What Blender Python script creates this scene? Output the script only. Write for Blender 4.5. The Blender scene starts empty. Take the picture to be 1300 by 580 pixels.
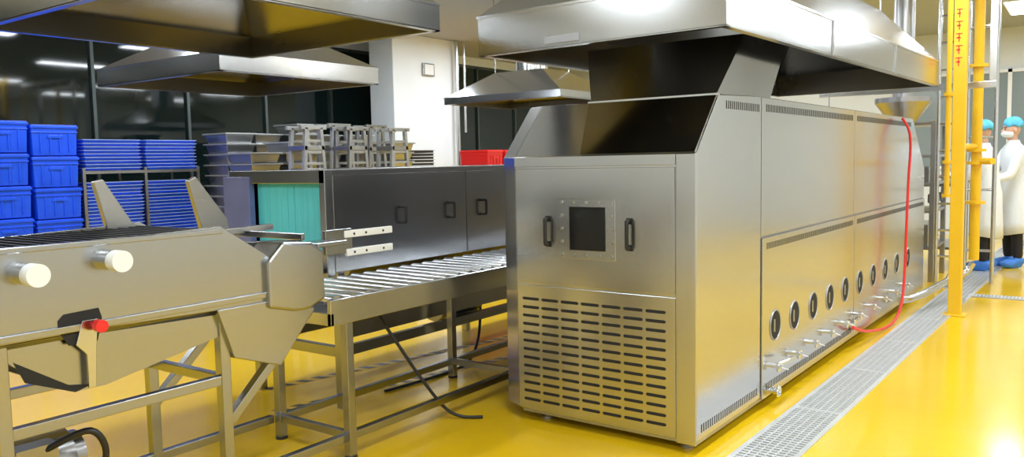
import bpy, math, random
from mathutils import Matrix, Vector
random.seed(4)
D=bpy.data
coll=bpy.context.collection
# ---------------------------------------------------------------- materials
def mat(name,col,metal=0.0,rough=0.5,rvar=0.0,rscale=(1,1,1),bump=0.0,bscale=(8,8,8),cvar=0.0,spec=None,emis=None,estr=0,coat=0):
    m=D.materials.new(name);m.use_nodes=True
    nt=m.node_tree;b=nt.nodes["Principled BSDF"]
    b.inputs["Base Color"].default_value=(*col,1);b.inputs["Metallic"].default_value=metal
    b.inputs["Roughness"].default_value=rough
    if spec is not None:b.inputs["Specular IOR Level"].default_value=spec
    if coat:b.inputs["Coat Weight"].default_value=coat;b.inputs["Coat Roughness"].default_value=.08
    if emis:
        b.inputs["Emission Color"].default_value=(*emis,1);b.inputs["Emission Strength"].default_value=estr
    tc=nt.nodes.new("ShaderNodeTexCoord")
    def noise(sc,detail=3):
        mp=nt.nodes.new("ShaderNodeMapping");mp.inputs["Scale"].default_value=sc
        nt.links.new(tc.outputs["Object"],mp.inputs["Vector"])
        n=nt.nodes.new("ShaderNodeTexNoise");n.inputs["Scale"].default_value=1;n.inputs["Detail"].default_value=detail
        nt.links.new(mp.outputs[0],n.inputs["Vector"]);return n
    if rvar or cvar:
        n=noise(rscale)
        if rvar:
            r=nt.nodes.new("ShaderNodeMapRange");r.inputs[3].default_value=rough-rvar;r.inputs[4].default_value=rough+rvar
            nt.links.new(n.outputs[0],r.inputs[0]);nt.links.new(r.outputs[0],b.inputs["Roughness"])
        if cvar:
            mx=nt.nodes.new("ShaderNodeMix");mx.data_type='RGBA'
            mx.inputs[6].default_value=tuple(c*(1-cvar) for c in col)+(1,);mx.inputs[7].default_value=tuple(min(1,c*(1+cvar)) for c in col)+(1,)
            nt.links.new(n.outputs[0],mx.inputs[0]);nt.links.new(mx.outputs[2],b.inputs["Base Color"])
    if bump:
        n=noise(bscale,0);bp=nt.nodes.new("ShaderNodeBump");bp.inputs["Strength"].default_value=bump;bp.inputs["Distance"].default_value=.02
        nt.links.new(n.outputs[0],bp.inputs["Height"]);nt.links.new(bp.outputs[0],b.inputs["Normal"])
    return m
STEEL=mat("brushed_steel",(.58,.59,.61),1,.20,.015,(2,2,60),.10,(1.6,1.6,.7),.025)
STEELF=mat("steel_front",(.53,.54,.56),1,.21,.015,(60,60,2),.12,(1.8,1.8,.7),.025)
STEELP=mat("polished_steel",(.38,.38,.38),1,.12,.02,(2,2,60),.12,(1.5,1.5,1))
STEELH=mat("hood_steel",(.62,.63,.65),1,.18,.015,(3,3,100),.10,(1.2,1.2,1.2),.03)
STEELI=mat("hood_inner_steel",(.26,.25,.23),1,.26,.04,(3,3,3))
STEELD=mat("dull_steel",(.42,.42,.43),1,.34,.02,(10,10,10),0,(5,5,5),.05)
STEELW=mat("satin_steel",(.40,.41,.43),1,.24,.012,(2,2,110),.06,(1.5,1.5,1.5),.03)
BINS=mat("bin_steel",(.46,.47,.48),.7,.34,.04,(8,8,8),0,(5,5,5),.15)
GRATE=mat("galvanised_grate",(.62,.63,.64),.5,.38,.04,(8,8,8),0,(5,5,5),.1)
ROLL=mat("roller_steel",(.78,.80,.82),1,.20,.03,(10,10,10))
PANEL=mat("tunnel_panel",(.36,.36,.37),1,.24,.012,(2,2,110),.06,(1.5,1.5,1.2),.03)
BLACK=mat("black_plastic",(.012,.012,.013),0,.4,.05,(20,20,20))
HOLE=mat("dark_opening",(.008,.008,.008),0,.7,.05,(20,20,20))
GLASSB=mat("black_glass",(.01,.01,.01),0,.08,.02,(4,4,4))
RUB=mat("black_rubber",(.02,.02,.02),0,.6,.05,(20,20,20))
WHITEP=mat("white_plastic",(.76,.78,.80),0,.4,.05,(20,20,20))
REDP=mat("red_plastic",(.75,.02,.02),0,.35,.05,(20,20,20))
BLUE=mat("blue_plastic",(.008,.085,.85),0,.35,.08,(6,6,6),cvar=.15)
BLUEL=mat("blue_plastic_light",(.28,.40,.90),0,.35,.08,(6,6,6))
TEAL=mat("teal_curtain",(.10,.60,.70),0,.4,.08,(60,3,3),cvar=.2)
PURP=mat("protective_film",(.16,.18,.40),.2,.35,.08,(5,5,5),cvar=.2)
YEL=mat("yellow_paint",(.80,.49,.01),0,.32,.08,(6,6,6),cvar=.06)
WALL=mat("wall_paint",(.66,.70,.74),0,.6,.05,(3,3,3),cvar=.02)
WCOL=mat("column_paint",(.76,.80,.84),0,.5,.05,(3,3,3),cvar=.02)
CEIL=mat("ceiling_paint",(.38,.41,.44),0,.7,.05,(3,3,3),cvar=.02)
WGLASS=mat("window_glass_night",(.005,.012,.012),0,.05,.02,(3,3,3),spec=.5)
GGLASS=mat("window_glass_grey",(.22,.27,.30),0,.12,.02,(3,3,3))
MULL=mat("mullion_aluminium",(.10,.12,.12),.8,.4,.05,(10,10,10))
COATM=mat("white_coat",(.74,.78,.84),0,.8,.05,(20,20,20),.3,(14,14,5),.03)
CAPM=mat("blue_cap",(.10,.45,.70),0,.7,.05,(20,20,20),.3,(40,40,40),.1)
SHOEM=mat("blue_shoe_cover",(.05,.22,.75),0,.5,.05,(20,20,20),.3,(40,40,40),.1)
MASKM=mat("face_mask",(.75,.85,.90),0,.8,.05,(20,20,20))
SKIN=mat("skin",(.60,.35,.25),0,.5,.05,(20,20,20),cvar=.05)
TROU=mat("black_trousers",(.015,.015,.02),0,.8,.05,(20,20,20))
HAIR=mat("black_hair",(.01,.008,.007),0,.6,.05,(20,20,20))
LAMP=mat("lamp_diffuser",(.9,.9,.9),0,.5,0.02,(3,3,3),emis=(.93,.97,1),estr=6)
TAPEY=mat("yellow_tape",(.70,.42,.01),0,.4,.05,(6,6,6))
def floor_mat():
    m=D.materials.new("yellow_epoxy_floor");m.use_nodes=True;nt=m.node_tree;b=nt.nodes["Principled BSDF"]
    tc=nt.nodes.new("ShaderNodeTexCoord")
    n=nt.nodes.new("ShaderNodeTexNoise");n.inputs["Scale"].default_value=.9;n.inputs["Detail"].default_value=4
    nt.links.new(tc.outputs["Object"],n.inputs["Vector"])
    r=nt.nodes.new("ShaderNodeValToRGB");r.color_ramp.elements[0].position=.3;r.color_ramp.elements[1].position=.7
    r.color_ramp.elements[0].color=(.72,.44,.006,1);r.color_ramp.elements[1].color=(.79,.50,.010,1)
    nt.links.new(n.outputs[0],r.inputs[0]);nt.links.new(r.outputs[0],b.inputs["Base Color"])
    n2=nt.nodes.new("ShaderNodeTexNoise");n2.inputs["Scale"].default_value=3;n2.inputs["Detail"].default_value=3
    nt.links.new(tc.outputs["Object"],n2.inputs["Vector"])
    mr=nt.nodes.new("ShaderNodeMapRange");mr.inputs[3].default_value=.10;mr.inputs[4].default_value=.22
    nt.links.new(n2.outputs[0],mr.inputs[0]);nt.links.new(mr.outputs[0],b.inputs["Roughness"])
    bp=nt.nodes.new("ShaderNodeBump");bp.inputs["Strength"].default_value=.05;bp.inputs["Distance"].default_value=.01
    nt.links.new(n2.outputs[0],bp.inputs["Height"]);nt.links.new(bp.outputs[0],b.inputs["Normal"])
    return m
FLOOR=floor_mat()
# ---------------------------------------------------------------- mesh tools
class M:
    def __init__(s):s.v=[];s.f=[]
    def add(s,vs,fs):
        o=len(s.v);s.v+=[tuple(v) for v in vs];s.f+=[tuple(i+o for i in f) for f in fs];return s
    def box(s,x0,x1,y0,y1,z0,z1):
        return s.add([(x0,y0,z0),(x1,y0,z0),(x1,y1,z0),(x0,y1,z0),(x0,y0,z1),(x1,y0,z1),(x1,y1,z1),(x0,y1,z1)],
            [(0,3,2,1),(4,5,6,7),(0,1,5,4),(1,2,6,5),(2,3,7,6),(3,0,4,7)])
    def hexa(s,b,t):
        n=len(b)
        return s.add(list(b)+list(t),[tuple(range(n))[::-1],tuple(range(n,2*n))]+[(i,(i+1)%n,n+(i+1)%n,n+i) for i in range(n)])
    def prism(s,ax,pts,a,b):
        def P(p,c):
            return {0:(c,p[0],p[1]),1:(p[0],c,p[1]),2:(p[0],p[1],c)}[ax]
        return s.hexa([P(p,a) for p in pts],[P(p,b) for p in pts])
    def cyl(s,p0,p1,r,r2=None,n=16,caps=True):
        p0=Vector(p0);p1=Vector(p1);d=(p1-p0).normalized();r2=r if r2 is None else r2
        u=d.orthogonal().normalized();w=d.cross(u)
        c=[(math.cos(2*math.pi*i/n),math.sin(2*math.pi*i/n)) for i in range(n)]
        vs=[p0+(u*a+w*b)*r for a,b in c]+[p1+(u*a+w*b)*r2 for a,b in c]
        fs=[(i,(i+1)%n,n+(i+1)%n,n+i) for i in range(n)]
        if caps:fs+=[tuple(range(n))[::-1],tuple(range(n,2*n))]
        return s.add(vs,fs)
    def bar(s,p0,p1,w,h=None):
        h=h or w;p0=Vector(p0);p1=Vector(p1);d=(p1-p0).normalized()
        up=Vector((0,0,1)) if abs(d.z)<.9 else Vector((0,1,0))
        u=d.cross(up).normalized()*w/2;v=u.cross(d).normalized()*h/2
        return s.hexa([p0-u-v,p0+u-v,p0+u+v,p0-u+v],[p1-u-v,p1+u-v,p1+u+v,p1-u+v])
    def tube(s,pts,r,n=10,sub=6):
        P=[Vector(p) for p in pts];Q=[]
        for i in range(len(P)-1):
            a=P[max(i-1,0)];b=P[i];c=P[i+1];d=P[min(i+2,len(P)-1)]
            for k in range(sub):
                t=k/sub;Q.append(.5*((2*b)+(c-a)*t+(2*a-5*b+4*c-d)*t*t+(3*b-a-3*c+d)*t**3))
        Q.append(P[-1]);vs=[];fs=[];u=None
        for i,q in enumerate(Q):
            d=(Q[min(i+1,len(Q)-1)]-Q[max(i-1,0)]).normalized()
            u=(d.orthogonal() if u is None else u-d*u.dot(d)).normalized();w=d.cross(u)
            for k in range(n):
                a=2*math.pi*k/n;vs.append(q+(u*math.cos(a)+w*math.sin(a))*r)
        for i in range(len(Q)-1):
            for k in range(n):fs.append((i*n+k,i*n+(k+1)%n,(i+1)*n+(k+1)%n,(i+1)*n+k))
        fs+=[tuple(range(n))[::-1],tuple(range((len(Q)-1)*n,len(Q)*n))]
        return s.add(vs,fs)
    def ring(s,c,ax,R,r,n=28,k=8):
        vs=[];fs=[]
        for i in range(n):
            a=2*math.pi*i/n
            for j in range(k):
                b=2*math.pi*j/k;rr=R+r*math.cos(b);h=r*math.sin(b)
                p=[rr*math.cos(a),rr*math.sin(a)];v={0:(h,p[0],p[1]),1:(p[0],h,p[1]),2:(p[0],p[1],h)}[ax]
                vs.append(Vector(c)+Vector(v))
        for i in range(n):
            for j in range(k):fs.append((i*k+j,((i+1)%n)*k+j,((i+1)%n)*k+(j+1)%k,i*k+(j+1)%k))
        return s.add(vs,fs)
    def make(s,name,m,parent=None,bevel=0,smooth=False):
        me=D.meshes.new(name);me.from_pydata(s.v,[],s.f)
        import bmesh
        bm=bmesh.new();bm.from_mesh(me);bmesh.ops.recalc_face_normals(bm,faces=bm.faces);bm.to_mesh(me);bm.free()
        me.materials.append(m);o=D.objects.new(name,me);coll.objects.link(o)
        if smooth:
            me.polygons.foreach_set("use_smooth",[True]*len(me.polygons))
            e=o.modifiers.new("es",'EDGE_SPLIT');e.split_angle=math.radians(40)
        if bevel:
            bv=o.modifiers.new("bv",'BEVEL');bv.width=bevel;bv.segments=2;bv.limit_method='ANGLE'
        if parent:
            o.parent=parent
        return o
def E(name):
    e=D.objects.new(name,None);coll.objects.link(e);e.empty_display_size=.1;return e
def rot_about(e,px,py,deg):
    R=Matrix.Translation((px,py,0))@Matrix.Rotation(math.radians(deg),4,'Z')@Matrix.Translation((-px,-py,0))
    e.matrix_world=R
# ---------------------------------------------------------------- camera
cam=D.cameras.new("camera");co=D.objects.new("camera",cam);coll.objects.link(co)
Rm=Matrix.Rotation(math.radians(35.7),4,'Z')@Matrix.Rotation(math.pi/2-math.radians(4.72),4,'X')@Matrix.Rotation(math.radians(-1.18),4,'Z')
co.matrix_world=Matrix.Translation((0,0,1.4))@Rm
cam.sensor_width=36;cam.lens=36*1031/1300;cam.clip_start=.05;bpy.context.scene.camera=co
# ---------------------------------------------------------------- room
XL,XR,Y0,Y1,ZC=-9.8,3.2,-3.0,15.6,3.4
M().box(XL-.2,XR+.2,Y0-.2,Y1+.2,-.1,0).make("floor",FLOOR)
M().box(XL-.2,XR+.2,Y0-.2,Y1+.2,ZC,ZC+.1).make("ceiling",CEIL)
M().box(XL-.2,XR+.2,Y1,Y1+.15,0,ZC).make("wall_back",WALL)
M().box(XL-.2,XR+.2,Y0-.15,Y0,0,ZC).make("wall_front",WALL)
M().box(XR,XR+.15,Y0,Y1,0,ZC).make("wall_right",WALL)
M().box(XL-.15,XL,Y0,Y1,0,.5).box(XL-.15,XL,Y0,Y1,3.25,ZC).make("wall_left",WALL)
m=M();x=XL+1.2
while x<XR:
    m.box(x-.006,x+.006,Y1-.004,Y1+.01,0,ZC);x+=1.15
m.make("trim_1",MULL)
w=E("window_1")
M().box(XL-.06,XL-.04,Y0,Y1,.5,3.25).make("glass",WGLASS,w)
m=M()
yy=-2.4
while yy<Y1:
    m.box(XL-.05,XL,yy-.02,yy+.02,.5,3.25);yy+=1.25
m.box(XL-.05,XL,Y0,Y1,.5,.55).box(XL-.05,XL,Y0,Y1,3.2,3.25)
m.make("mullions",MULL,w)
w=E("window_2")
M().box(-2.9,-.3,Y1-.02,Y1-.008,1.15,2.7).make("glass",GGLASS,w)
m=M()
for x in (-2.9,-2.03,-1.17,-.3):m.box(x-.03,x+.03,Y1-.04,Y1-.005,1.12,2.73)
for z in (1.12,2.68):m.box(-2.93,-.27,Y1-.04,Y1-.005,z,z+.05)
m.make("frame",WHITEP,w)
c=E("structural_column")
M().box(-9.2,-8.7,9.1,10.65,0,ZC).make("shaft",WCOL,c,.01)
M().box(-8.7,-8.66,9.75,10.02,2.78,2.98).make("switch_box",PANEL,c,.01)
M().box(-8.665,-8.655,9.78,9.99,2.80,2.96).make("switch_plate",WHITEP,c)
p=E("wall_conduit")
M().cyl((-8.6,10.5,0),(-8.6,10.5,ZC),.035).cyl((-8.6,10.7,1.9),(-8.6,10.7,ZC),.02).make("pipes",STEEL,p,smooth=True)
for ix,x in enumerate((-7.2,-4.4,-.9,1.6)):
    for y in (-.8,2.0,4.8,7.6,10.4,13.2):
        l=E("ceiling_lamp")
        M().box(x-.16,x+.16,y-.62,y+.62,ZC-.06,ZC).make("housing",WHITEP,l)
        M().box(x-.14,x+.14,y-.6,y+.6,ZC-.066,ZC-.06).make("diffuser",LAMP,l)
        li=D.lights.new("tube_light",'AREA');li.shape='RECTANGLE';li.size=.28;li.size_y=1.2;li.energy=50;li.color=(.86,.94,1)
        lo=D.objects.new("tube_light",li);coll.objects.link(lo);lo.location=(x,y,ZC-.075);lo.parent=l
wd=D.worlds.new("w");bpy.context.scene.world=wd;wd.use_nodes=True
wd.node_tree.nodes["Background"].inputs[0].default_value=(.8,.85,.9,1);wd.node_tree.nodes["Background"].inputs[1].default_value=.3
# ---------------------------------------------------------------- floor drain
g=E("floor_drain")
M().box(-1.36,-1.335,1.5,15.0,0,.006).box(-1.105,-1.08,1.5,15.0,0,.006).make("frame",GRATE,g)
M().box(-1.335,-1.105,1.5,15.0,0,.002).make("channel",STEELD,g)
m=M();y=1.52
while y<13:
    m.box(-1.335,-1.105,y,y+.016,.001,.006);y+=.034
for k in range(1,6):m.box(-1.335+k*.0385-.004,-1.335+k*.0385+.004,1.5,15.0,.001,.0062)
y=1.5
while y<13:m.box(-1.335,-1.105,y,y+.03,.001,.0065);y+=1.0
m.make("grating",GRATE,g)
rot_about(g,-1.35,3.5,-1.5)
g2=E("floor_drain")
M().box(-.98,2.0,8.9,9.1,0,.005).make("frame",STEELD,g2)
m=M();x=-.97
while x<2:m.box(x,x+.014,8.92,9.08,.004,.009);x+=.03
m.make("grating",GRATE,g2)
# ---------------------------------------------------------------- oven
o=E("tunnel_oven")
L,Rr,YF=-2.51,-1.48,3.51
prof=[(YF,.07),(YF,1.42),(3.77,1.70),(4.345,1.72),(4.345,.07)]
M().prism(0,prof,L,Rr).make("front_module",STEEL,o,.004)
M().hexa([(L,YF,.07),(L-.12,YF+.06,.07),(L-.12,4.345,.07),(L,4.345,.07)],[(L,YF,1.42),(L-.12,YF+.06,1.42),(L-.12,4.345,1.42),(L,4.345,1.42)]).hexa(
  [(L,YF,1.42),(L-.12,YF+.06,1.42),(L-.12,4.345,1.42),(L,4.345,1.42)],[(L,3.77,1.70),(L-.12,3.83,1.70),(L-.12,4.345,1.72),(L,4.345,1.72)]).make("corner_post",STEELF,o,.003)
M().prism(0,[(4.35,.07),(4.35,1.72),(8.3,1.72),(8.9,1.25),(8.9,.07)],-2.62,Rr-.012).make("body",STEELD,o)
m=M()
m.box(Rr-.012,Rr,4.355,6.25,.965,1.715).prism(0,[(6.262,.965),(6.262,1.715),(8.28,1.715),(8.88,1.25),(8.88,.965)],Rr-.012,Rr)
m.make("upper_side_panels",STEEL,o,.002)
M().box(Rr-.012,Rr+.008,4.355,6.25,.06,.955).box(Rr-.012,Rr+.008,6.262,8.88,.06,.955).make("lower_side_panels",STEEL,o,.002)
m=M()
def slits(y0,y1,z,h,x):
    y=y0
    while y<y1:
        m.box(x-.004,x+.001,y,y+.009,z,z+h);y+=.026
slits(3.86,4.32,1.635,.04,Rr)
slits(4.42,6.2,1.64,.04,Rr)
slits(6.32,8.2,1.64,.04,Rr)
slits(4.42,6.2,.89,.035,Rr+.008);slits(6.32,8.8,.89,.035,Rr+.008)
slits(4.42,6.2,.10,.04,Rr+.008);slits(3.56,4.3,.10,.04,Rr)
m.make("vent_slits",HOLE,o)
ys=[4.56,4.90,5.27,5.64,6.02,6.42,6.83,7.24,7.67,8.13]
m=M();mh=M();mi=M()
for y in ys:
    mh.cyl((Rr+.006,y,.445),(Rr+.010,y,.445),.084,n=28)
    m.ring((Rr+.010,y,.445),0,.085,.004)
    mi.cyl((Rr+.010,y-.02,.41),(Rr+.010,y-.02,.48),.006,n=8)
mh.make("burner_ports",HOLE,o);m.make("port_rings",STEELD,o,smooth=True);mi.make("burner_nozzles",STEELD,o,smooth=True)
m=M();ml=M()
for i,y in enumerate([4.5,4.86,5.2,5.56,5.92,6.3,6.7,7.1,7.5,7.95]):
    z=.225
    m.cyl((Rr,y,z),(Rr+.07,y,z),.013).cyl((Rr+.05,y-.03,z),(Rr+.05,y+.03,z),.014).cyl((Rr+.05,y,z-.03),(Rr+.05,y,z+.02),.011)
    ml.bar((Rr+.065,y,z-.005),(Rr+.085,y+.05,z-.025),.012,.006)
m.cyl((Rr,4.5,.06+.02),(Rr+.05,4.5,.08),.02).ring((Rr+.05,4.5,.08),0,.026,.008)
m.tube([(Rr+.05,4.5,.235),(Rr+.08,4.56,.25),(Rr+.07,4.68,.24)],.012)
m.cyl((Rr+.03,6.1,.17),(Rr+.03,6.45,.17),.012).cyl((Rr+.03,6.2,.12),(Rr+.03,6.2,.2),.014)
m.make("gas_valves",ROLL,o,smooth=True);ml.make("valve_levers",WHITEP,o)
m=M()
m.box(L+.012,-1.585,YF-.006,YF,.07,.745)
m.make("vent_panel",STEELF,o,.002)
M().box(L+.012,-1.585,YF-.007,YF,.757,1.36).make("door",STEELF,o,.002)
M().box(L,-1.58,YF-.008,YF,1.368,1.42).make("door_header",STEELF,o,.002)
M().box(-1.578,Rr,YF-.010,YF,.05,1.42).make("right_pillar",STEELF,o,.003)
M().box(L+.01,Rr-.01,YF+.02,8.8,.045,.075).make("base_plinth",STEELD,o)
m=M()
for r in range(13):
    z=.125+r*.0455
    for c_ in range(7):
        x=L+.045+c_*.122
        m.cyl((x,YF-.0065,z),(x,YF-.0068,z),.0075,n=8);m.cyl((x+.092,YF-.0065,z),(x+.092,YF-.0068,z),.0075,n=8)
        m.box(x,x+.092,YF-.0075,YF-.006,z-.0075,z+.0075)
m.make("louvre_slots",HOLE,o)
M().box(-2.23,-1.90,YF-.010,YF-.006,.90,1.205).make("window_plate",STEEL,o,.0015)
M().box(-2.165,-1.955,YF-.013,YF-.009,.945,1.165).make("inspection_window",GLASSB,o,.012)
m=M()
for k in range(5):
    t=-2.210+k*.0725
    for z in (.920,1.187):m.cyl((t,YF-.015,z),(t,YF-.008,z),.008,n=10)
for k in range(1,4):
    for x in (-2.210,-1.920):m.cyl((x,YF-.015,.920+k*.067),(x,YF-.008,.920+k*.067),.008,n=10)
m.make("rivets",STEELD,o)
m=M()
for x in (-2.295,-1.82):
    m.tube([(x,YF,1.10),(x,YF-.035,1.10),(x,YF-.04,1.085),(x,YF-.04,.985),(x,YF-.035,.97),(x,YF,.97)],.010,sub=3)
    m.box(x-.017,x+.017,YF-.012,YF-.006,1.085,1.115).box(x-.017,x+.017,YF-.012,YF-.006,.955,.985)
m.make("door_handles",BLACK,o,smooth=True)
m=M()
for x in (-2.4,-1.58):
    for y in (3.62,5.4,7.2,8.7):m.cyl((x,y,0),(x,y,.012),.035).cyl((x,y,.01),(x,y,.07),.014)
m.make("levelling_feet",STEELD,o,smooth=True)
m=M()
m.hexa([(-2.10,YF-.012,1.425),(-1.485,YF-.012,1.425),(-1.485,4.0,1.425),(-2.10,4.0,1.425)],[(-2.20,3.755,1.70),(-1.485,3.755,1.70),(-1.485,4.3,1.70),(-2.20,4.3,1.70)])
m.make("exhaust_cowl",STEELP,o,.003)
M().hexa([(-2.19,3.765,1.702),(-1.49,3.765,1.702),(-1.49,4.5,1.702),(-2.19,4.5,1.702)],[(-2.40,4.08,2.02),(-1.47,4.08,2.02),(-1.47,4.7,2.02),(-2.40,4.7,2.02)]).make("exhaust_duct",STEELP,o,.002)
M().box(-2.2,-1.48,3.752,3.78,1.695,1.706).make("cowl_seam",STEELH,o)
rot_about(o,Rr,YF,-1.2)
# ---------------------------------------------------------------- hoods
def hood(name,x0,x1,y0,y1,z,rim,dx,dy,h,chim=True):
    e=E(name);t=.012
    m=M();mi=M()
    o0=[(x0,y0),(x1,y0),(x1,y1),(x0,y1)];tp=[(x0+dx,y0+dy),(x1-dx,y0+dy),(x1-dx,y1-dy),(x0+dx,y1-dy)]
    for i in range(4):
        a=o0[i];b=o0[(i+1)%4];c_=tp[i];d=tp[(i+1)%4]
        m.add([(*a,z),(*b,z),(*b,z+rim),(*a,z+rim)],[(0,1,2,3)])
        m.add([(*a,z+rim),(*b,z+rim),(*d,z+rim+h),(*c_,z+rim+h)],[(0,1,2,3)])
    m.add([(*p,z+rim+h) for p in tp],[(0,1,2,3)])
    q=lambda p:(p[0]+(t if p[0]<(x0+x1)/2 else -t),p[1]+(t if p[1]<(y0+y1)/2 else -t))
    for i in range(4):
        a=q(o0[i]);b=q(o0[(i+1)%4]);c_=q(tp[i]);d=q(tp[(i+1)%4])
        mi.add([(*a,z),(*b,z),(*b,z+rim),(*a,z+rim)],[(0,1,2,3)])
        mi.add([(*a,z+rim-t),(*b,z+rim-t),(*d,z+rim+h-t),(*c_,z+rim+h-t)],[(0,1,2,3)])
    mi.add([(*q(p),z+rim+h-t) for p in tp],[(0,1,2,3)])
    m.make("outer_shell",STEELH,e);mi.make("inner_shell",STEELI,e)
    f=.035;ml=M()
    ml.box(x0,x1,y0,y0+f,z-.004,z+.004).box(x0,x1,y1-f,y1,z-.004,z+.004).box(x0,x0+f,y0,y1,z-.004,z+.004).box(x1-f,x1,y0,y1,z-.004,z+.004)
    ml.box(x0-.006,x1+.006,y0-.006,y0,z+rim-.012,z+rim).box(x1,x1+.006,y0,y1,z+rim-.012,z+rim)
    ml.make("rim_gutter",STEELH,e)
    if chim:
        cx,cy=(x0+x1)/2,(y0+y1)/2
        M().cyl((cx,cy,z+rim+h-.01),(cx,cy,ZC),.2,n=28).make("exhaust_stack",STEELH,e,smooth=True)
    mr=M()
    for a in tp:mr.cyl((*a,z+rim+h-.01),(*a,ZC),.008,n=8)
    mr.make("hanger_rods",STEEL,e)
    return e
h=hood("range_hood",-2.63,-1.27,3.33,7.6,1.95,.2,.35,.45,.4)
M().box(-2.2,-2.0,3.322,3.33,1.965,2.0).make("latch",STEELD,h)
m=M()
for y in (4.75,6.15):m.box(-1.27,-1.264,y,y+.02,1.95,2.15)
m.make("panel_joints",STEELD,h)
rot_about(h,-1.27,3.33,-2.6)
hood("range_hood",-4.45,-2.86,1.75,3.36,2.1,.14,.35,.35,.3)
hood("range_hood",-6.85,-5.15,3.6,5.2,2.1,.14,.5,.5,.3)
hood("range_hood",-6.6,-4.9,7.8,9.2,2.12,.08,.5,.4,.3)
# ---------------------------------------------------------------- roller conveyor
c=E("roller_conveyor")
x0,x1,y0,y1=-3.40,-2.83,2.50,5.7
M().box(x1-.025,x1,y0,y1,.66,.78).box(x0,x0+.025,y0,y1,.66,.78).box(x0,x1,y0,y0+.02,.66,.72).make("side_rails",STEEL,c,.003)
m=M();y=y0+.06
while y<y1-.03:
    m.cyl((x0+.02,y,.772),(x1-.02,y,.772),.021,n=14);y+=.1
m.make("rollers",ROLL,c,smooth=True)
M().box(x0+.03,x1-.03,y0+.02,y1,.675,.685).make("drip_tray",STEELI,c)
m=M()
for y in (2.62,4.0,5.5):
    for x in (x0+.025,x1-.03):m.box(x-.022,x+.022,y-.022,y+.022,.012,.67)
    m.box(x0+.04,x1-.04,y-.015,y+.015,.09,.13)
for x in (x0+.025,x1-.03):m.box(x-.018,x+.018,2.62,5.5,.09,.13)
m.make("leg_frame",STEELW,c,.003)
m=M()
for y in (2.62,4.0,5.5):
    for x in (x0+.025,x1-.03):m.cyl((x,y,0),(x,y,.014),.03)
m.make("feet",BLACK,c)
M().tube([(-3.1,3.05,.62),(-3.0,3.1,.45),(-2.93,3.2,.25),(-2.85,3.3,.07),(-2.78,3.36,.015),(-2.68,3.42,.012)],.009).make("power_cable",BLACK,c,smooth=True)
# ---------------------------------------------------------------- tunnel machine
t=E("tunnel_washer")
TX0,TX1,TY0,TY1=-4.28,-3.43,3.02,7.6
m=M()
m.box(TX1-.03,TX1,TY0+.06,4.25,.80,1.345).box(TX1-.03,TX1,4.256,5.6,.80,1.345).box(TX1-.03,TX1,5.606,TY1,.80,1.345)
m.make("side_panels",PANEL,t,.003)
M().box(TX0,TX0+.03,TY0,TY1,.80,1.345).box(TX0,TX1,TY0+.02,TY1,1.345,1.375).box(TX0,TX1,TY1-.03,TY1,.8,1.345).make("shell",PANEL,t,.003)
M().box(TX1-.045,TX1+.002,TY0,TY0+.055,.78,1.375).box(TX0,TX1,TY0,TY0+.03,1.30,1.376).make("entrance_frame",STEELW,t,.003)
M().box(TX0-.05,TX0+.20,TY0-.01,TY0+.03,.75,1.34).make("entrance_side_plate",PURP,t,.003)
m=M();x=TX0+.205
while x<TX1-.05:
    m.box(x,x+.054,TY0+.05+random.uniform(-.002,.002),TY0+.054,.86,1.30);x+=.055
m.make("strip_curtain",TEAL,t)
M().box(TX0+.03,TX1-.03,TY0-.15,TY1-.03,.80,.83).make("belt",RUB,t,.005)
m=M()
for y in (3.62,4.08,4.42,5.5):
    m.tube([(TX1,y,1.14),(TX1+.035,y,1.14),(TX1+.04,y,1.125),(TX1+.04,y,1.06),(TX1+.035,y,1.045),(TX1,y,1.045)],.009,sub=3)
m.make("door_handles",BLACK,t,smooth=True)
m=M()
for y in (3.15,5.2,7.4):
    for x in (TX0+.05,TX1-.06):m.box(x-.025,x+.025,y-.025,y+.025,0,.8)
    m.box(TX0+.05,TX1-.06,y-.02,y+.02,.3,.36)
for x in (TX0+.05,TX1-.06):m.box(x-.02,x+.02,3.15,7.4,.3,.36)
m.make("stand",STEELW,t,.003)
M().box(TX1-.075,TX1-.05,3.2,5.2,.40,.52).prism(1,[(TX0+.1,.8),(TX1-.1,.8),(TX1-.3,.55),(TX0+.3,.55)],3.3,5.0).make("drain_pan",STEELW,t)
M().cyl((-3.62,4.25,.43),(-3.62,4.55,.43),.09).cyl((-3.62,4.15,.43),(-3.62,4.25,.43),.06).cyl((-3.62,4.1,.43),(-3.62,4.16,.43),.1).box(-3.70,-3.54,4.2,4.5,.3,.36).make("pump",STEELD,t,.004,smooth=True)
M().tube([(-3.6,4.6,.40),(-3.55,4.5,.15),(-3.5,4.3,.015),(-3.46,3.9,.012),(-3.5,3.5,.012)],.010).make("pump_cable",BLACK,t,smooth=True)
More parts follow.
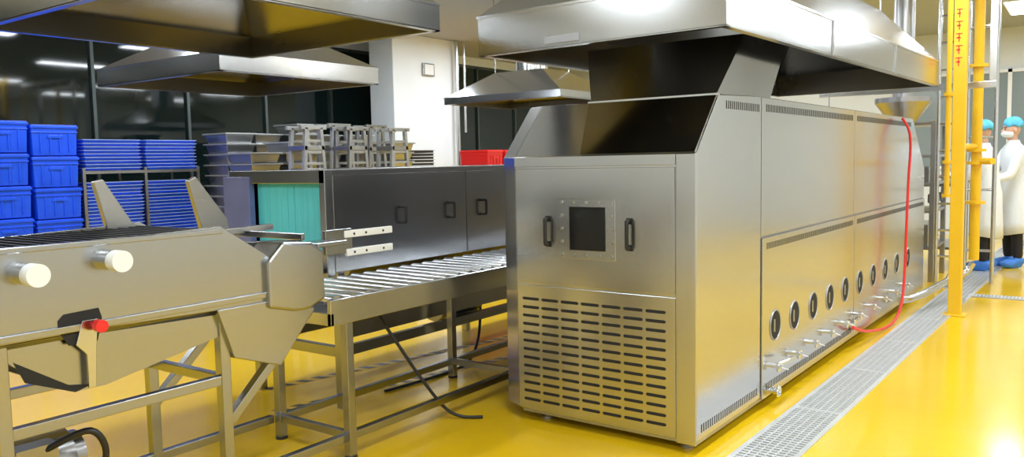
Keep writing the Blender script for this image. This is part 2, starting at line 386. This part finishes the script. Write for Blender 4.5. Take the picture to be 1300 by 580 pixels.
# ---------------------------------------------------------------- feeder in the foreground
f=E("vibrating_feeder")
PX=-2.85;QX=-3.45
plate=[(.55,.84),(.55,1.14),(1.15,1.14),(1.96,1.165),(2.20,1.01),(2.20,.82),(1.47,.84)]
m=M();m.prism(0,plate,PX-.012,PX).prism(0,plate,QX,QX+.012)
m.make("side_plates",STEELW,f,.002)
M().box(PX-.02,PX+.012,.55,1.96,1.135,1.155).box(PX-.005,PX+.012,.55,2.2,.845,.87).make("plate_lips",STEELW,f,.003)
M().prism(0,[(.55,1.10),(.55,1.13),(1.98,1.13),(2.18,.99),(2.18,.95),(1.95,1.08)],QX+.012,PX-.012).make("feed_belt",RUB,f)
m=M();y=.6
while y<1.96:
    m.box(QX+.02,PX-.02,y,y+.012,1.13,1.15);y+=.05
m.make("belt_cleats",BLACK,f)
M().hexa([(PX-.22,1.38,.62),(PX-.22,1.52,.62),(QX+.22,1.52,.62),(QX+.22,1.38,.62)],[(PX,1.0,.838),(PX,2.2,.838),(QX,2.2,.838),(QX,1.0,.838)]).make("hopper_funnel",STEELW,f,.003)
M().prism(0,[(1.10,.83),(2.19,.80),(2.17,.76),(1.47,.63),(1.36,.63),(1.17,.76)],PX-.03,PX-.018).make("funnel_skirt",STEELW,f)
M().prism(0,[(1.17,.775),(1.34,.66),(1.42,.645),(1.36,.63),(1.20,.70)],PX-.018,PX-.014).make("funnel_gap",HOLE,f)
M().prism(0,[(1.92,.83),(2.2,.83),(2.42,.76),(2.22,.54),(1.99,.62)],PX-.05,PX+.01).make("chute_side",STEELW,f,.004)
M().prism(0,[(2.16,.80),(2.16,1.00),(2.24,1.075),(2.40,1.06),(2.46,1.02),(2.47,.80),(2.38,.765),(2.3,.765)],PX-.14,PX+.03).make("end_bracket",STEELW,f,.012)
M().box(PX-.13,PX+.02,2.44,2.62,1.03,1.05).box(PX-.13,PX-.11,2.6,2.77,.97,1.09).box(QX,PX-.1,2.45,2.47,1.06,1.09).bar((QX,2.2,1.08),(QX+.1,2.6,1.10),.03).bar((QX,2.3,1.02),(QX+.3,2.62,1.03),.03).make("guide_arms",STEELW,f,.003)
M().box(PX-.125,PX-.105,2.72,3.05,1.045,1.08).box(PX-.125,PX-.105,2.73,3.05,.955,.99).make("guide_strips",WHITEP,f,.004)
m=M()
for y in (2.78,2.86,2.98):
    for z in (1.062,.972):m.cyl((PX-.106,y,z),(PX-.102,y,z),.006,n=8)
m.make("strip_bolts",BLACK,f)
M().prism(0,[(1.76,1.35),(1.80,1.36),(1.93,1.15),(1.93,1.05),(1.83,1.05)],QX-.01,QX+.02).prism(0,[(2.20,1.34),(2.24,1.36),(2.40,1.15),(2.42,.95),(2.30,.95)],QX-.01,QX+.02).make("guide_uprights",STEELD,f,.003)
m=M();mk=M()
for y,z in ((1.215,1.065),(1.495,1.08)):
    m.cyl((PX,y,z),(PX+.05,y,z),.036,n=24);mk.cyl((PX+.05,y,z),(PX+.10,y,z),.038,n=28)
m.make("knob_shafts",STEEL,f,smooth=True);mk.make("knobs",WHITEP,f,.006,smooth=True)
M().prism(0,[(1.31,.855),(1.31,.89),(1.33,.91),(1.45,.915),(1.46,.88),(1.44,.80),(1.34,.80)],PX+.0005,PX+.003).make("slot",HOLE,f)
M().prism(0,[(1.36,.80),(1.385,.88),(1.44,.88),(1.43,.78),(1.42,.64),(1.395,.64),(1.395,.76)],PX+.004,PX+.014).make("lever_plate",STEEL,f,.002)
M().cyl((PX+.014,1.425,.86),(PX+.04,1.425,.86),.008).cyl((PX+.04,1.425,.86),(PX+.07,1.425,.86),.022,n=20).make("red_knob",REDP,f,.004,smooth=True)
m=M()
for x in (PX-.03,QX+.03):
    for y in (1.13,1.96):m.box(x-.022,x+.022,y-.022,y+.022,0,.84)
    m.box(x-.018,x+.018,.6,1.96,.515,.555).box(x-.018,x+.018,.6,2.6,.08,.12)
    m.box(x-.018,x+.018,.6,.64,0,.84)
    m.bar((x,2.42,.76),(x,1.96,.34),.04)
for y in (1.13,1.96):m.box(QX+.03,PX-.03,y-.018,y+.018,.515,.555)
m.make("stand",STEELW,f,.003)
M().cyl((-3.12,1.12,.33),(-3.12,1.42,.33),.12,n=28).cyl((-3.12,1.42,.33),(-3.12,1.47,.33),.09,n=28).box(-3.2,-3.04,1.15,1.4,.12,.22).box(-3.05,-2.97,1.2,1.34,.34,.44).make("vibration_motor",PANEL,f,.006,smooth=True)
M().tube([(-2.98,1.3,.42),(-2.9,1.42,.47),(-2.9,1.47,.36),(-2.95,1.4,.22),(-3.1,1.3,.1)],.012).make("motor_cable",BLACK,f,smooth=True)
# tape
for (a,b) in (((-4.22,3.1),(-3.55,6.2)),((-3.78,2.85),(-3.30,5.0))):
    tp=E("floor_marking_tape");dx,dy=b[0]-a[0],b[1]-a[1];ln=math.hypot(dx,dy)
    M().box(-.035,.035,0,ln,0,.0015).make("tape",TAPEY,tp)
    m=M();q=.03
    while q<ln-.12:
        m.prism(2,[(-.035,q),(.035,q+.05),(.035,q+.11),(-.035,q+.06)],.0014,.0022);q+=.12
    m.make("stripes",BLACK,tp)
    tp.matrix_world=Matrix.Translation((a[0],a[1],0))@Matrix.Rotation(-math.atan2(dx,dy),4,'Z')
# ---------------------------------------------------------------- crates
def crate(m,ml,x,y,z,sx,sy,h):
    m.hexa([(x-sx/2+.02,y-sy/2+.02,z),(x+sx/2-.02,y-sy/2+.02,z),(x+sx/2-.02,y+sy/2-.02,z),(x-sx/2+.02,y+sy/2-.02,z)],
           [(x-sx/2+.008,y-sy/2+.008,z+h-.01),(x+sx/2-.008,y-sy/2+.008,z+h-.01),(x+sx/2-.008,y+sy/2-.008,z+h-.01),(x-sx/2+.008,y+sy/2-.008,z+h-.01)])
    ml.box(x-sx/2,x+sx/2,y-sy/2,y+sy/2,z+h-.045,z+h-.022).box(x-sx/2+.004,x+sx/2-.004,y-sy/2+.004,y+sy/2-.004,z+h-.09,z+h-.078)
    for k in (-.3,-.1,.1,.3):
        ml.box(x+sx/2-.02,x+sx/2-.004,y+k*sy-.006,y+k*sy+.006,z+.03,z+h-.08)
    ml.box(x+sx/2-.016,x+sx/2-.001,y-.07,y+.07,z+h-.14,z+h-.11)
for y in (2.50,2.96,3.44,3.91):
    s=E("crate_stack");m=M();ml=M()
    for k in range(6):crate(m,ml,-8.6+random.uniform(-.01,.01),y+random.uniform(-.008,.008),k*.31+(.03 if y<3.5 else 0),.6,.45,.31)
    m.make("crates",BLUE,s,.006);ml.make("crate_rims",BLUE,s,.003)
r=E("tray_rack")
m=M()
for y in (4.17,4.83,5.46):
    for x in (-8.85,-8.32):m.box(x-.015,x+.015,y-.015,y+.015,0,1.42)
for z in (.34,1.36):m.box(-8.87,-8.30,4.16,5.47,z,z+.03)
m.make("frame",STEELD,r)
m=M();ml=M()
for y0 in (4.20,4.86):
    for zb,n in ((.38,25),(1.395,9)):
        for k in range(n):
            z=zb+k*.036;d=random.uniform(-.006,.006)
            m.box(-8.83,-8.33+d,y0+d,y0+.58+d,z,z+.026);ml.box(-8.845,-8.315+d,y0-.012+d,y0+.592+d,z+.022,z+.029)
m.make("trays",BLUE,r);ml.make("tray_rims",BLUEL,r)
# steel bins
for j,(y,x,n) in enumerate(((5.78,-8.15,15),(6.24,-8.25,15),(6.70,-8.05,16),(7.16,-8.2,15),(7.60,-8.05,15),(5.62,-7.5,13),(6.10,-7.5,14),(7.72,-7.45,14))):
    s=E("steel_tray_stack");m=M();ml=M()
    for k in range(n):
        z=.02+k*.118;jx=random.uniform(-.012,.012);jy=random.uniform(-.01,.01)
        m.hexa([(x-.18+jx,y-.165+jy,z),(x+.18+jx,y-.165+jy,z),(x+.18+jx,y+.165+jy,z),(x-.18+jx,y+.165+jy,z)],[(x-.205+jx,y-.19+jy,z+.098),(x+.205+jx,y-.19+jy,z+.098),(x+.205+jx,y+.19+jy,z+.098),(x-.205+jx,y+.19+jy,z+.098)])
        ml.box(x-.225+jx,x+.225+jx,y-.208+jy,y+.208+jy,z+.098,z+.116)
    m.make("trays",STEELD,s,.008);ml.make("tray_rims",BINS,s,.003)
for j,(y,x) in enumerate(((6.6,-7.42),(7.2,-7.42),(5.80,-6.95),(6.40,-6.92),(7.05,-6.9))):
    s=E("a_frame_trolley");m=M();zt=1.86 if j<2 else 1.80
    for dx in (-.0,.22):
        m.bar((x+dx,y-.22,.1),(x+dx,y-.10,zt),.04).bar((x+dx,y+.22,.1),(x+dx,y+.10,zt),.04).bar((x+dx,y-.17,zt),(x+dx,y+.17,zt),.04)
        for z in (.5,.9,1.3,1.42,1.54,1.66):
            w_=.22-.12*(z-.1)/1.83;m.bar((x+dx,y-w_,z),(x+dx,y+w_,z),.028)
    for z in (.5,1.3,zt):m.bar((x,y,z),(x+.22,y,z),.035)
    for dx in (0,.22):
        for dy in (-.2,.2):m.cyl((x+dx-.015,y+dy,.05),(x+dx+.015,y+dy,.05),.05,n=14)
    m.make("frame",STEELD if j%2 else BINS,s,.003)
    m=M()
    for z in (.52,.92,1.32,1.56):m.box(x-.02,x+.24,y-.14,y+.14,z,z+.05)
    m.make("held_trays",STEELD,s,.004)
def bench(y0,y1,x,z):
    s=E("work_bench");m=M();m.box(x-.35,x+.35,y0,y1,z-.04,z)
    for y in (y0+.04,y1-.04):
        for xx in (x-.31,x+.31):m.box(xx-.02,xx+.02,y-.02,y+.02,0,z-.04)
    m.box(x-.31,x+.31,y0+.03,y1-.03,.3,.33);m.make("bench",STEELD,s,.003)
bench(7.98,9.05,-8.1,1.28)
s=E("black_tray_stack");m=M();ml=M()
for y0 in (8.01,8.53):
    for k in range(7):
        z=1.28+k*.045;m.box(-8.35,-7.85,y0,y0+.47,z,z+.03);ml.box(-8.37,-7.83,y0-.01,y0+.48,z+.03,z+.038)
m.make("trays",BLACK,s);ml.make("tray_rims",STEELD,s)
bench(9.7,11.1,-7.7,1.28)
for y in (9.95,10.4,10.85):
    s=E("red_crate");m=M();ml=M();crate(m,ml,-7.7,y,1.281,.55,.4,.31);m.make("shell",REDP,s,.005);ml.make("rim",REDP,s,.003)
# ---------------------------------------------------------------- right hand services
y_=E("yellow_post")
M().box(-1.0,-.9,7.81,7.91,.0,ZC).box(-1.04,-.86,7.77,7.95,0,.012).make("post",YEL,y_,.006)
m=M()
for k in range(5):
    z=2.15+k*.1
    m.box(-.98,-.95,7.808,7.81,z,z+.012).box(-.965,-.957,7.808,7.81,z-.03,z+.045).box(-.985,-.935,7.808,7.81,z+.035,z+.043)
m.make("red_lettering",REDP,y_)
y_=E("yellow_gas_pipe")
m=M();m.cyl((-.93,8.95,.36),(-.93,8.95,ZC),.045,n=20)
for z in (1.28,1.40,.9,2.2):m.cyl((-.93,8.95,z),(-.93,8.95,z+.03),.085,n=20)
m.cyl((-1.08,8.6,1.45),(-.93,8.95,1.45),.03).cyl((-.93,8.95,1.31),(-.78,8.8,1.31),.03).cyl((-1.08,8.2,1.0),(-1.08,8.2,ZC),.022)
for z in (1.0,1.3,1.9):m.cyl((-1.08,8.2,z),(-1.08,8.2,z+.03),.04)
m.make("pipe",YEL,y_,smooth=True)
gp=E("water_pipe")
M().tube([(-1.33,7.55,.14),(-1.27,7.7,.14),(-1.18,8.1,.16),(-1.08,8.7,.20),(-.99,8.92,.24),(-.94,8.95,.33)],.032,n=14).cyl((-1.1,8.55,.15),(-1.07,8.68,.24),.045).make("pipe",STEEL,gp,smooth=True)
rh=E("red_hose")
M().tube([(-1.37,6.05,.17),(-1.34,6.3,.10),(-1.32,6.8,.03),(-1.30,7.15,.035),(-1.285,7.35,.14),(-1.28,7.43,.35),(-1.28,7.47,.6),(-1.28,7.5,.9),(-1.28,7.54,1.2),(-1.28,7.6,1.45),(-1.30,7.62,1.60),(-1.35,7.60,1.70)],.011,n=10).make("hose",REDP,rh,smooth=True)
s=E("pipe_ladder")
m=M()
for x in (-1.36,-1.16):m.cyl((x,9.64,0),(x,9.64,ZC),.02,n=12)
z=.3
while z<3.2:m.cyl((-1.36,9.64,z),(-1.16,9.64,z),.012,n=8);z+=.28
m.make("ladder",STEEL,s,smooth=True)
s=E("steel_post_frame");m=M()
m.cyl((-.86,9.9,0),(-.86,9.9,ZC),.022,n=12)
for z in (.35,1.0,1.55,2.1,2.7):m.cyl((-1.12,9.9,z),(-.86,9.9,z),.014,n=8)
m.cyl((-1.12,9.9,0),(-1.12,9.9,ZC),.018,n=12)
m.make("frame",STEEL,s,smooth=True)
s=E("support_beam")
M().box(-2.3,-.75,8.6,8.66,1.98,2.04).box(-.81,-.75,8.6,8.66,2.04,ZC).box(-2.3,-2.24,8.6,8.66,2.04,ZC).make("beam",STEELH,s,.003)
s=E("extraction_funnel")
M().cyl((-1.64,9.27,1.62),(-1.64,9.27,1.92),.05,.27,n=32).cyl((-1.64,9.27,1.92),(-1.64,9.27,1.97),.27,n=32).cyl((-1.64,9.27,1.97),(-1.64,9.27,ZC),.1,n=24).make("funnel",STEELD,s,smooth=True)
s=E("ceiling_pipework")
m=M()
m.cyl((-2.9,8.4,3.1),(2.8,8.4,3.1),.05).cyl((-2.9,8.2,3.22),(2.8,8.2,3.22),.03)
for x in (-2.8,-.3,2.2):m.cyl((x,8.4,3.1),(x,8.4,ZC),.01,n=8).cyl((x,8.2,3.2),(x,8.2,ZC),.01,n=8)
m.make("pipes",STEEL,s,smooth=True)
s=E("cooling_conveyor")
m=M()
for y in (9.75,10.55):
    for x in (-2.3,-1.42):m.box(x-.025,x+.025,y-.025,y+.025,0,1.75)
for z in (.35,.75,1.05,1.35,1.7):m.box(-2.32,-1.40,9.73,10.57,z,z+.03)
m.make("frame",STEELD,s,.003)
M().box(-2.2,-1.46,9.8,10.5,.38,.62).box(-2.2,-1.46,9.8,10.4,1.08,1.25).make("housings",STEEL,s,.01)
m=M()
for k in range(3):m.cyl((-1.48,9.9+k*.25,.9),(-1.41,9.9+k*.25,.9),.05,n=16)
m.make("motors",PANEL,s)
s=E("inspection_table");m=M()
m.box(-1.75,-1.3,10.75,11.9,1.0,1.04).box(-1.72,-1.33,10.78,11.87,.25,.28)
for x in (-1.72,-1.33):
    for y in (10.79,11.86):m.box(x-.02,x+.02,y-.02,y+.02,0,1.0)
m.make("table",STEELW,s,.003)
# ---------------------------------------------------------------- people
def skin(name,verts,edges,radii,m,parent,sub=2,root=0):
    me=D.meshes.new(name);me.from_pydata(verts,edges,[]);ob=D.objects.new(name,me);coll.objects.link(ob)
    sk=ob.modifiers.new("skin",'SKIN');sk.use_smooth_shade=True
    for i,r_ in enumerate(radii):
        me.skin_vertices[0].data[i].radius=r_ if isinstance(r_,tuple) else (r_,r_)
        me.skin_vertices[0].data[i].use_root=(i==root)
    sb=ob.modifiers.new("sub",'SUBSURF');sb.levels=sub;sb.render_levels=sub
    me.materials.append(m);ob.parent=parent;return ob
def ell(m,c,rx,ry,rz,n=16,k=12,f=None,zmin=-1):
    vs=[];fs=[]
    for i in range(k+1):
        th=math.pi*i/k;zz=max(math.cos(th),zmin)
        for j in range(n):
            a=2*math.pi*j/n;p=Vector((math.sin(th)*math.cos(a)*rx,math.sin(th)*math.sin(a)*ry,zz*rz))
            if f:p=f(p)
            vs.append(Vector(c)+p)
    for i in range(k):
        for j in range(n):fs.append((i*n+j,i*n+(j+1)%n,(i+1)*n+(j+1)%n,(i+1)*n+j))
    return m.add(vs,fs)
def coatmesh(e,ly):
    rings=[(.40,.225,.165,.0),(.55,.215,.16,0),(.75,.20,.15,0),(.92,.19,.145,0),(1.05,.165,.125,ly*.15),(1.18,.175,.125,ly*.4),(1.30,.19,.125,ly*.65),(1.38,.185,.11,ly*.8),(1.43,.15,.09,ly*.9),(1.465,.09,.07,ly),(1.50,.062,.062,ly)]
    m=M();n=28;vs=[];fs=[]
    for z,rx,ry,yo in rings:
        for j in range(n):
            a=2*math.pi*j/n;fold=1+.035*math.sin(a*7+z*3)*max(0,(1.0-z))
            vs.append((rx*math.cos(a)*fold,yo+ry*math.sin(a)*fold,z+(.02*math.cos(a*2) if z<.5 else 0)))
    for i in range(len(rings)-1):
        for j in range(n):fs.append((i*n+j,i*n+(j+1)%n,(i+1)*n+(j+1)%n,(i+1)*n+j))
    m.add(vs,fs);o=m.make("coat",COATM,e,smooth=True);so=o.modifiers.new("s",'SOLIDIFY');so.thickness=.006
def person(x,y,ang,hs,lh,rh_,lean=0):
    e=E("factory_worker")
    skin("trousers",[(0,0,.93),(-.09,0,.86),(-.10,.015,.50),(-.10,-.01,.10),(.09,0,.86),(.10,.02,.50),(.10,.0,.10)],[(0,1),(1,2),(2,3),(0,4),(4,5),(5,6)],[(.11,.09),.085,.07,.058,.085,.07,.058],TROU,e)
    m=M()
    for sx in (-.10,.10):
        ell(m,(sx,.05,.055),.055,.145,.058,f=lambda p:Vector((p.x,p.y,max(p.z,-.05)+(.03 if p.y<-.02 and p.z>-.04 else 0))))
    m.make("shoe_covers",SHOEM,e,smooth=True)
    ly=lean;coatmesh(e,ly)
    for side,(sx,hd) in enumerate(((-1,lh),(1,rh_))):
        s0=Vector((sx*.155,ly*.8,1.385));hd=Vector(hd);mid=(s0+hd)/2;l=(hd-s0).length;off=math.sqrt(max(.0,.285**2-(l/2)**2)) if l<.57 else .02
        el=mid+Vector((sx*.35,-.4,-.85)).normalized()*off
        skin("sleeve_%d"%(side+1),[tuple(s0-Vector((sx*.06,0,.01))),tuple(s0+Vector((sx*.02,0,0))),tuple((s0*.6+el*.4)),tuple(el),tuple((el+hd)/2),tuple(hd)],[(0,1),(1,2),(2,3),(3,4),(4,5)],[.06,.072,.064,.056,.052,.046],COATM,e)
        d=(hd-el).normalized();pal=hd+d*.06;up=Vector((0,0,1))-d*d.z;up.normalize();sd=d.cross(up).normalized()
        skin("hand_%d"%(side+1),[tuple(hd-d*.02),tuple(hd+d*.02),tuple(pal)],[(0,1),(1,2)],[.026,(.03,.03),(.038,.02)],SKIN,e,2)
        for q in range(4):
            b=pal+sd*(q-1.5)*.02+d*.005;ln=(.036,.042,.039,.030)[q]
            hv=[tuple(b-d*.02),tuple(b+d*ln*.8),tuple(b+d*ln*1.5-up*.014),tuple(b+d*ln*1.9-up*.032)]
            skin("finger_%d_%d"%(side+1,q+1),hv,[(0,1),(1,2),(2,3)],[.0105,.010,.009,.008],SKIN,e,1)
        b=pal+sd*sx*.03-d*.03
        skin("thumb_%d"%(side+1),[tuple(b-sd*sx*.015-d*.01),tuple(b+sd*sx*.014+d*.02-up*.008),tuple(b+sd*sx*.016+d*.05-up*.02)],[(0,1),(1,2)],[.013,.011,.009],SKIN,e,1)
    m=M();m.cyl((0,ly,1.42),(0,ly+.015,1.56),.052,n=16)
    hc=(0,ly+.025,1.62)
    def hf(p):
        if p.z<0:p=Vector((p.x*(1-.25*(-p.z/.12)),p.y*(1-.08*(-p.z/.12))+.015*(-p.z/.12),p.z))
        return p
    ell(m,hc,.076,.095,.118,24,18,hf)
    ell(m,(0,hc[1]+.098,1.605),.013,.02,.022,10,8)
    for sx in (-1,1):ell(m,(sx*.078,hc[1]-.005,1.61),.012,.02,.03,10,8)
    m.make("head",SKIN,e,smooth=True)
    m=M()
    for sx in (-1,1):ell(m,(sx*.03,hc[1]+.086,1.632),.013,.008,.006,10,8)
    for sx in (-1,1):m.bar((sx*.015,hc[1]+.092,1.652),(sx*.047,hc[1]+.080,1.654),.007)
    m.make("eyes_brows",HAIR,e,smooth=True)
    m=M();ell(m,(0,hc[1]+.02,1.575),.074,.096,.050,24,12,lambda p:Vector((p.x,max(p.y,-.01),p.z)));m.make("mask",MASKM,e,smooth=True)
    m=M()
    def cf(p):
        a=math.atan2(p.y,p.x);return Vector((p.x*(1+.03*math.sin(a*13)),p.y*(1+.03*math.sin(a*13)),p.z+.01*math.sin(a*5)))
    ell(m,(0,hc[1]-.018,1.685),.092,.108,.085,40,14,cf,-.3);m.make("cap",CAPM,e,smooth=True)
    e.matrix_world=Matrix.Translation((x,y,0))@Matrix.Rotation(math.radians(ang),4,'Z')@Matrix.Diagonal((1,1,hs,1))
    return e
person(-1.02,11.0,75,1.0,(-.15,.38,1.12),(.15,.36,1.10),.05)
person(-.78,11.45,120,1.02,(-.16,.38,1.02),(.14,.40,1.05),.03)
sc=bpy.context.scene
sc.view_settings.view_transform='Standard'
sc.view_settings.look='None'
sc.view_settings.exposure=0.05
